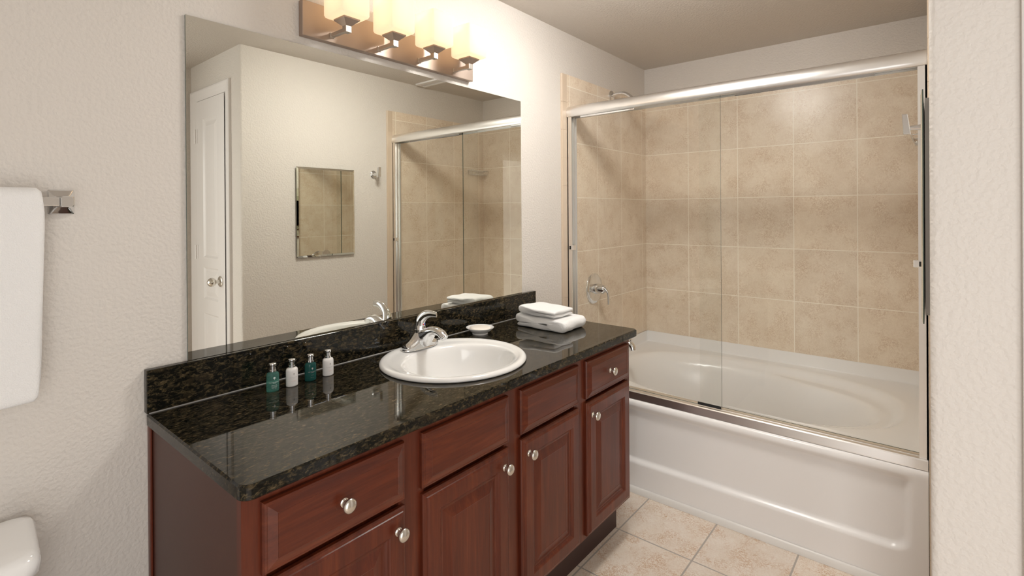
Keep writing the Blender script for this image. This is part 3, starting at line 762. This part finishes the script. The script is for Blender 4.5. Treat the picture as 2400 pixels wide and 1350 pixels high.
# shower arm
sa_ = thing('wall_shower', 'curved chrome shower arm and head high on the tiled wall', 'shower')
bm = bmesh.new(); lathe(bm, [(0.034, 0.0), (0.034, 0.003), (0.028, 0.009), (0.015, 0.013)], (2.752, -0.0105, 2.090), 'y', 32); link('flange', bm, M_CHROME, sa_, 40)
bm = bmesh.new(); path = bez([(2.752, -0.012, 2.090), (2.752, -0.055, 2.098), (2.752, -0.105, 2.090), (2.752, -0.150, 2.055)], 6); tube(bm, path, 0.0125, 16); link('arm', bm, M_CHROME, sa_, 60)
bm = bmesh.new(); hv = [bm_ for bm_ in ()]
d = Vector((0, -0.75, -0.66)).normalized(); p = path[-1]
tube(bm, [p - d * 0.002, p + d * 0.012, p + d * 0.02, p + d * 0.05, p + d * 0.056], [0.013, 0.013, 0.016, 0.034, 0.032], 24); link('shower_head', bm, M_CHROME, sa_, 50)

# ------------------------------------------------------------------ sliding glass doors
sd = thing('shower_door', 'framed sliding glass doors standing on the bathtub rim', 'shower door')
bm = bmesh.new()     # rounded header
pr = [(2.238, 1.890), (2.2355, 1.893), (2.2345, 1.905), (2.236, 1.922), (2.242, 1.938), (2.252, 1.948), (2.266, 1.951), (2.296, 1.951), (2.304, 1.945), (2.304, 1.888), (2.298, 1.888), (2.298, 1.900), (2.273, 1.900), (2.273, 1.895), (2.268, 1.895), (2.268, 1.900), (2.244, 1.900), (2.244, 1.890)]
loft(bm, [[Vector((x, y, z)) for x, z in pr] for y in (-W + 0.0115, -0.0115)]); link('header', bm, M_ALU, sd, 50)
for s, y0 in ((-1, -0.0115), (1, -W + 0.0115)):
    bm = bmesh.new()
    box(bm, (2.243, min(y0, y0 + s * 0.005), 0.4830), (2.300, max(y0, y0 + s * 0.005), 1.8895))
    for xx in (2.243, 2.270, 2.296): box(bm, (xx, min(y0, y0 + s * 0.026), 0.4830), (xx + 0.004, max(y0, y0 + s * 0.026), 1.8895))
    j = link('jamb', bm, M_ALU, sd)
    bm = bmesh.new(); box(bm, (2.236, min(y0 + s * 0.012, y0 + s * 0.040), 1.168), (2.264, max(y0 + s * 0.012, y0 + s * 0.040), 1.194)); o = link('bumper', bm, M_ALU, j); bev(o, 0.002)
    bm = bmesh.new(); box(bm, (2.2350, min(y0 + s * 0.014, y0 + s * 0.024), 1.172), (2.2358, max(y0 + s * 0.014, y0 + s * 0.024), 1.190)); link('bumper_insert', bm, M_BLACK, o)
bm = bmesh.new()     # bottom track
pr = [(2.234, 0.4495), (2.2345, 0.456), (2.240, 0.474), (2.2475, 0.4755), (2.2475, 0.4815), (2.262, 0.4825), (2.263, 0.4860), (2.2665, 0.4860), (2.267, 0.4825), (2.296, 0.4825), (2.298, 0.492), (2.301, 0.492), (2.302, 0.4805), (2.245, 0.4805), (2.243, 0.4500)]
pr = [(2.2265, 0.4490), (2.2268, 0.4530), (2.2310, 0.4810), (2.2345, 0.4855), (2.2400, 0.4865), (2.2475, 0.4825), (2.2640, 0.4825), (2.2650, 0.4840), (2.2680, 0.4840), (2.2690, 0.4825), (2.2950, 0.4825), (2.2970, 0.4835), (2.3000, 0.4835), (2.3010, 0.4806), (2.2500, 0.4806), (2.2440, 0.4790), (2.2400, 0.4600)]
loft(bm, [[Vector((x, y, z)) for x, z in pr] for y in (-W + 0.013, -0.013)]); link('bottom_track', bm, M_ALU, sd)
def pane(x, y0, y1):
    bm = bmesh.new(); v, fs = box(bm, (x - 0.003, y0, 0.488), (x + 0.003, y1, 1.893))
    for i, f in enumerate(fs): f.material_index = 1 if (i == 2 and x < 2.27) or i < 2 else 0
    g_ = link('glass_panel', bm, [M_GLASS, M_GEDGE], sd); return g_
YE = -0.806
g1 = pane(2.256, YE, -0.018); g2 = pane(2.284, -W + 0.018, -0.702)
boxobj('hanger_rail', (2.2475, -0.400, 1.880), (2.2525, -0.090, 1.8995), M_CHROME, g1, 0.002)
boxobj('hanger_rail', (2.2755, -1.36, 1.882), (2.2800, -0.86, 1.8990), M_CHROME, g2, 0.002)
boxobj('bottom_guide', (2.2485, YE + 0.002, 0.4890), (2.2525, -0.702, 0.5010), M_BLACK, g1)

# ------------------------------------------------------------------ wire basket by the far corner (seen in the mirror)
wc = thing('wire_basket', 'small chrome wire soap basket on the shower tiles, seen in the mirror', 'shower caddy')
bx0, bx1, by0, by1, bz = 3.035, XB - 0.016, -W + 0.0125, -W + 0.078, 1.735
bm = bmesh.new()
tube(bm, [(x, y, bz) for x, y in rrect(bx0, bx1, by0, by1, 0.015, 4)] + [(bx1, by1 - 0.015, bz)], 0.0032, 8)
link('rim', bm, M_CHROME, wc, 60)
bm = bmesh.new()
tube(bm, [(x, y, bz - 0.035) for x, y in rrect(bx0 + 0.012, bx1 - 0.012, by0 + 0.002, by1 - 0.012, 0.012, 4)] + [(bx1 - 0.012, by1 - 0.024, bz - 0.035)], 0.0020, 8)
for k in range(13):
    x = bx0 + 0.014 + (bx1 - bx0 - 0.028) * k / 12
    tube(bm, [(x, by1, bz), (x, by1 - 0.012, bz - 0.035), (x, by0 + 0.002, bz - 0.035), (x, by0, bz)], 0.0013, 6)
link('basket', bm, M_CHROME, wc, 60)

# ------------------------------------------------------------------ medicine cabinet, robe hook (opposite wall)
mc = thing('medicine_cabinet', 'frameless mirror-fronted cabinet on the opposite wall, reflected in the large mirror', 'cabinet')
boxobj('cabinet_body', (1.515, -W + 0.001, 1.115), (1.888, -W + 0.0105, 1.652), M_WHITE, mc)
bm = bmesh.new()
yb = -W + 0.0125
rs = []
for ins, out in ((0, 0), (0, 0.0025), (0.012, 0.0055)):
    rs.append([Vector((1.490 + ins, yb + out, 1.097 + ins)), Vector((1.910 - ins, yb + out, 1.097 + ins)), Vector((1.910 - ins, yb + out, 1.670 - ins)), Vector((1.490 + ins, yb + out, 1.670 - ins))])
loft(bm, rs)
bm.faces.ensure_lookup_table()
for f in bm.faces:
    c = f.calc_center_median(); f.material_index = 0 if c.y > yb + 0.003 else 1
link('mirror_door', bm, [M_MIRROR, M_MEDGE], mc)
bm = bmesh.new(); lathe(bm, [(0.028, 0.0), (0.028, 0.0012)], (0, 0, 0), 'y', 28)
for v in list(bm.verts):
    if v.co.z < 0: v.co.z *= 0.02
o = link('finger_pull', bm, M_BRUSH, mc); o.location = (1.690, yb + 0.0058, 1.1095); o.rotation_euler = (0, 0, PI)

rh = thing('robe_hook', 'single chrome robe hook beside the shower tiles, seen past the glass doors', 'hook')
HX, HZ = 2.080, 1.650
def latf(bm, prof, x, z, n=24):
    rings = [ring((x, -W + 0.001 + h, z), (1, 0, 0), (0, 0, 1), r, r, n) for r, h in prof]; loft(bm, rings)
bm = bmesh.new(); latf(bm, [(0.027, 0), (0.027, 0.004), (0.022, 0.008), (0.016, 0.010)], HX, HZ); link('rosette', bm, M_CHROME, rh, 40)
bm = bmesh.new(); latf(bm, [(0.013, 0.009), (0.010, 0.020), (0.0075, 0.052), (0.0075, 0.056)], HX, HZ); link('post', bm, M_CHROME, rh, 40)
bm = bmesh.new(); loft(bm, [[Vector((HX - w, -W + y0, z)), Vector((HX + w, -W + y0, z)), Vector((HX + w, -W + y1, z)), Vector((HX - w, -W + y1, z))] for w, y0, y1, z in ((0.012, 0.053, 0.071, HZ - 0.022), (0.0125, 0.052, 0.072, HZ - 0.020), (0.011, 0.060, 0.076, HZ + 0.045), (0.010, 0.062, 0.077, HZ + 0.048))])
bev(link('hook_blade', bm, M_CHROME, rh), 0.002)

# ------------------------------------------------------------------ towel rail, bath towel, toilet
tr = thing('towel_rail', 'square chrome towel rail on the wall left of the mirror', 'towel rail')
TBZ, TBY = 1.407, -0.060
for x in (0.106, -0.504):
    bm = bmesh.new()
    loft(bm, [[Vector((x + px, -y, TBZ + pz)) for px, pz in rrect(-hx, hx, -hz, hz, 0.004, 3)] for hx, hz, y in ((0.0235, 0.0285, 0.001), (0.0235, 0.0285, 0.006), (0.021, 0.026, 0.009), (0.015, 0.017, 0.016), (0.0125, 0.0125, 0.020), (0.0115, 0.0118, 0.046), (0.0118, 0.0120, 0.0475), (0.0118, 0.0120, 0.073), (0.0105, 0.0108, 0.0745))])
    link('post', bm, M_CHROME, tr, 40)
boxobj('bar', (-0.492, TBY - 0.0095, TBZ - 0.0095), (0.0938, TBY + 0.0095, TBZ + 0.0095), M_CHROME, tr, 0.0015)
# bath towel hung over the bar
bm = bmesh.new()
t = 0.014; yo = 0.0225
path = [(TBY + yo, z) for z in [0.995 + (TBZ - 0.995) * k / 24 for k in range(25)]] + [(TBY + yo * math.cos(math.radians(a)), TBZ + 0.0005 + yo * math.sin(math.radians(a))) for a in range(15, 180, 15)] + [(TBY - yo - 0.004 * (k / 26), TBZ - (TBZ - 0.984) * k / 26) for k in range(27)]
P = [Vector((0, y, z)) for y, z in path]; L, R = [], []
for i, p in enumerate(P):
    d = (P[min(i + 1, len(P) - 1)] - P[max(i - 1, 0)]).normalized(); nrm = Vector((0, -d.z, d.y)); L.append(p + nrm * t / 2); R.append(p - nrm * t / 2)
loop = L + [(L[-1] + R[-1]) / 2 + Vector((0, 0, -0.004))] + R[::-1] + [(L[0] + R[0]) / 2 + Vector((0, 0, -0.004))]
mid = P + [P[-1]] + P[::-1] + [P[0]]
rings = []
X0, X1 = -0.43, 0.071
for k in range(33):
    f = k / 32; x = X0 + (X1 - X0) * f
    e = min(f, 1 - f) * (X1 - X0) / (t * 0.5); sh = 1.0 if e >= 1 else (1 - (1 - e) ** 2) ** 0.5 * 0.6 + 0.4
    rr = []
    for q, mm in zip(loop, mid):
        v = mm + (q - mm) * sh
        drop = max(0, TBZ - v.z)
        xx = x - 0.012 * (drop / 0.43) * (1 if f > 0.5 else -1) * abs(2 * f - 1)
        nz = noise.noise_vector(Vector((x * 5, v.y * 6, v.z * 5))) * 0.006 * min(1, drop / 0.15)
        nz.y = min(nz.y, 0.002) if v.y > TBY else nz.y
        vz = v.z + (0.006 * math.sin(x * 9) if drop > 0.4 else 0)
        rr.append(Vector((xx + nz.x * 0.3, v.y + nz.y * 0.8, vz)))
    rings.append(rr)
loft(bm, rings)
# hem rib near the bottom of the front
o = link('bath_towel', bm, M_TOWEL, None, 180); sub(o, 1)
tag(o, 'white bath towel hanging over the chrome rail left of the mirror', 'towel')

to = thing('toilet', 'white toilet with rounded cistern lid against the wall left of the vanity', 'toilet')
TX = -0.195
def dshape(hw, y0, y1, bow, r, n=8):
    """cistern plan: flat back at y0, bowed front at y1 (negative), rounded corners"""
    pts = []
    pts += [(TX + hw - r + r * math.cos(math.radians(a)), y0 - r + r * math.sin(math.radians(a))) for a in range(0, 91, 15)]
    pts += [(TX - hw + r + r * math.cos(math.radians(a)), y0 - r + r * math.sin(math.radians(a))) for a in range(90, 181, 15)]
    pts += [(TX - hw + r + r * math.cos(math.radians(a)) + 0.012, y1 + r + r * math.sin(math.radians(a))) for a in range(180, 271, 15)]
    for k in range(1, 8):
        f = -1 + 2 * k / 8; pts.append((TX + f * (hw - r - 0.012), y1 - bow * (1 - f * f)))
    pts += [(TX + hw - r + r * math.cos(math.radians(a)) - 0.012, y1 + r + r * math.sin(math.radians(a))) for a in range(270, 361, 15)]
    return pts
bm = bmesh.new()
lv = [(0.238, -0.022, -0.222, 0.022, 0.030, 0.684), (0.245, -0.016, -0.230, 0.024, 0.032, 0.690), (0.246, -0.015, -0.231, 0.024, 0.032, 0.712), (0.240, -0.020, -0.225, 0.024, 0.030, 0.724), (0.228, -0.032, -0.212, 0.022, 0.026, 0.7285), (0.20, -0.06, -0.185, 0.018, 0.02, 0.730)]
loft(bm, [[Vector((x, y, l[5])) for x, y in dshape(*l[:5])] for l in lv]); link('cistern_lid', bm, M_POR, to, 180)
bm = bmesh.new()
lv = [(0.195, -0.03, -0.185, 0.02, 0.03, 0.37), (0.215, -0.025, -0.205, 0.022, 0.03, 0.45), (0.226, -0.022, -0.214, 0.022, 0.03, 0.683)]
loft(bm, [[Vector((x, y, l[5])) for x, y in dshape(*l[:5])] for l in lv]); link('cistern', bm, M_POR, to, 60)
bm = bmesh.new()
loft(bm, [ring((TX, cy, z), (1, 0, 0), (0, 1, 0), rx, ry, 40) for cy, z, rx, ry in ((-0.34, 0.0, 0.115, 0.24), (-0.34, 0.04, 0.105, 0.23), (-0.36, 0.16, 0.110, 0.22), (-0.40, 0.28, 0.165, 0.26), (-0.425, 0.36, 0.182, 0.275), (-0.425, 0.385, 0.183, 0.275), (-0.425, 0.386, 0.14, 0.22), (-0.42, 0.30, 0.12, 0.18), (-0.40, 0.22, 0.06, 0.09))])
box(bm, (TX - 0.11, -0.30, 0.20), (TX + 0.11, -0.03, 0.372))
link('bowl', bm, M_POR, to, 60)
bm = bmesh.new(); loft(bm, [ring((TX, -0.425, z), (1, 0, 0), (0, 1, 0), rx, ry, 40) for z, rx, ry in ((0.387, 0.186, 0.232), (0.402, 0.188, 0.234), (0.424, 0.186, 0.232), (0.430, 0.17, 0.215))]); link('seat_cover', bm, M_WHITE, to, 60)
bm = bmesh.new(); tube(bm, [(TX - 0.17, -0.235, 0.64), (TX - 0.17, -0.25, 0.64)], 0.010, 12); tube(bm, [(TX - 0.17, -0.25, 0.64), (TX - 0.10, -0.253, 0.632)], 0.006, 10); link('flush_handle', bm, M_CHROME, to, 40)

# ------------------------------------------------------------------ ceiling fittings
cv = thing('ceiling_vent', 'narrow white slotted vent on the ceiling, seen in the mirror', 'vent')
bm = bmesh.new()
for x0, x1 in ((2.440, 2.470), (2.515, 2.535)): box(bm, (x0, -1.478, ZC - 0.012), (x1, -1.05, ZC - 0.0005))
box(bm, (2.470, -1.478, ZC - 0.010), (2.515, -1.462, ZC - 0.0005)); box(bm, (2.470, -1.066, ZC - 0.010), (2.515, -1.05, ZC - 0.0005))
link('vent_frame', bm, M_WHITE, cv)
bm = bmesh.new()
for k in range(3): box(bm, (2.474 + 0.014 * k, -1.462, ZC - 0.008), (2.482 + 0.014 * k, -1.066, ZC - 0.001))
link('slat', bm, M_WHITE, cv)
cl = thing('ceiling_light', 'round flush frosted lamp on the ceiling in front of the vanity', 'ceiling lamp')
LX, LY = 1.60, -0.69
bm = bmesh.new(); lathe(bm, [(0.170, 0), (0.170, -0.020), (0.166, -0.0235), (0.157, -0.0235), (0.157, -0.012)], (LX, LY, ZC - 0.0005), 'z', 40); link('base_ring', bm, M_BRUSH, cl, 40)
bm = bmesh.new(); lathe(bm, [(0.156, -0.019), (0.156, -0.045), (0.148, -0.066), (0.125, -0.084), (0.08, -0.097), (0.001, -0.101)], (LX, LY, ZC), 'z', 40, cap0=False); link('glass_dome', bm, M_DOME, cl, 60)
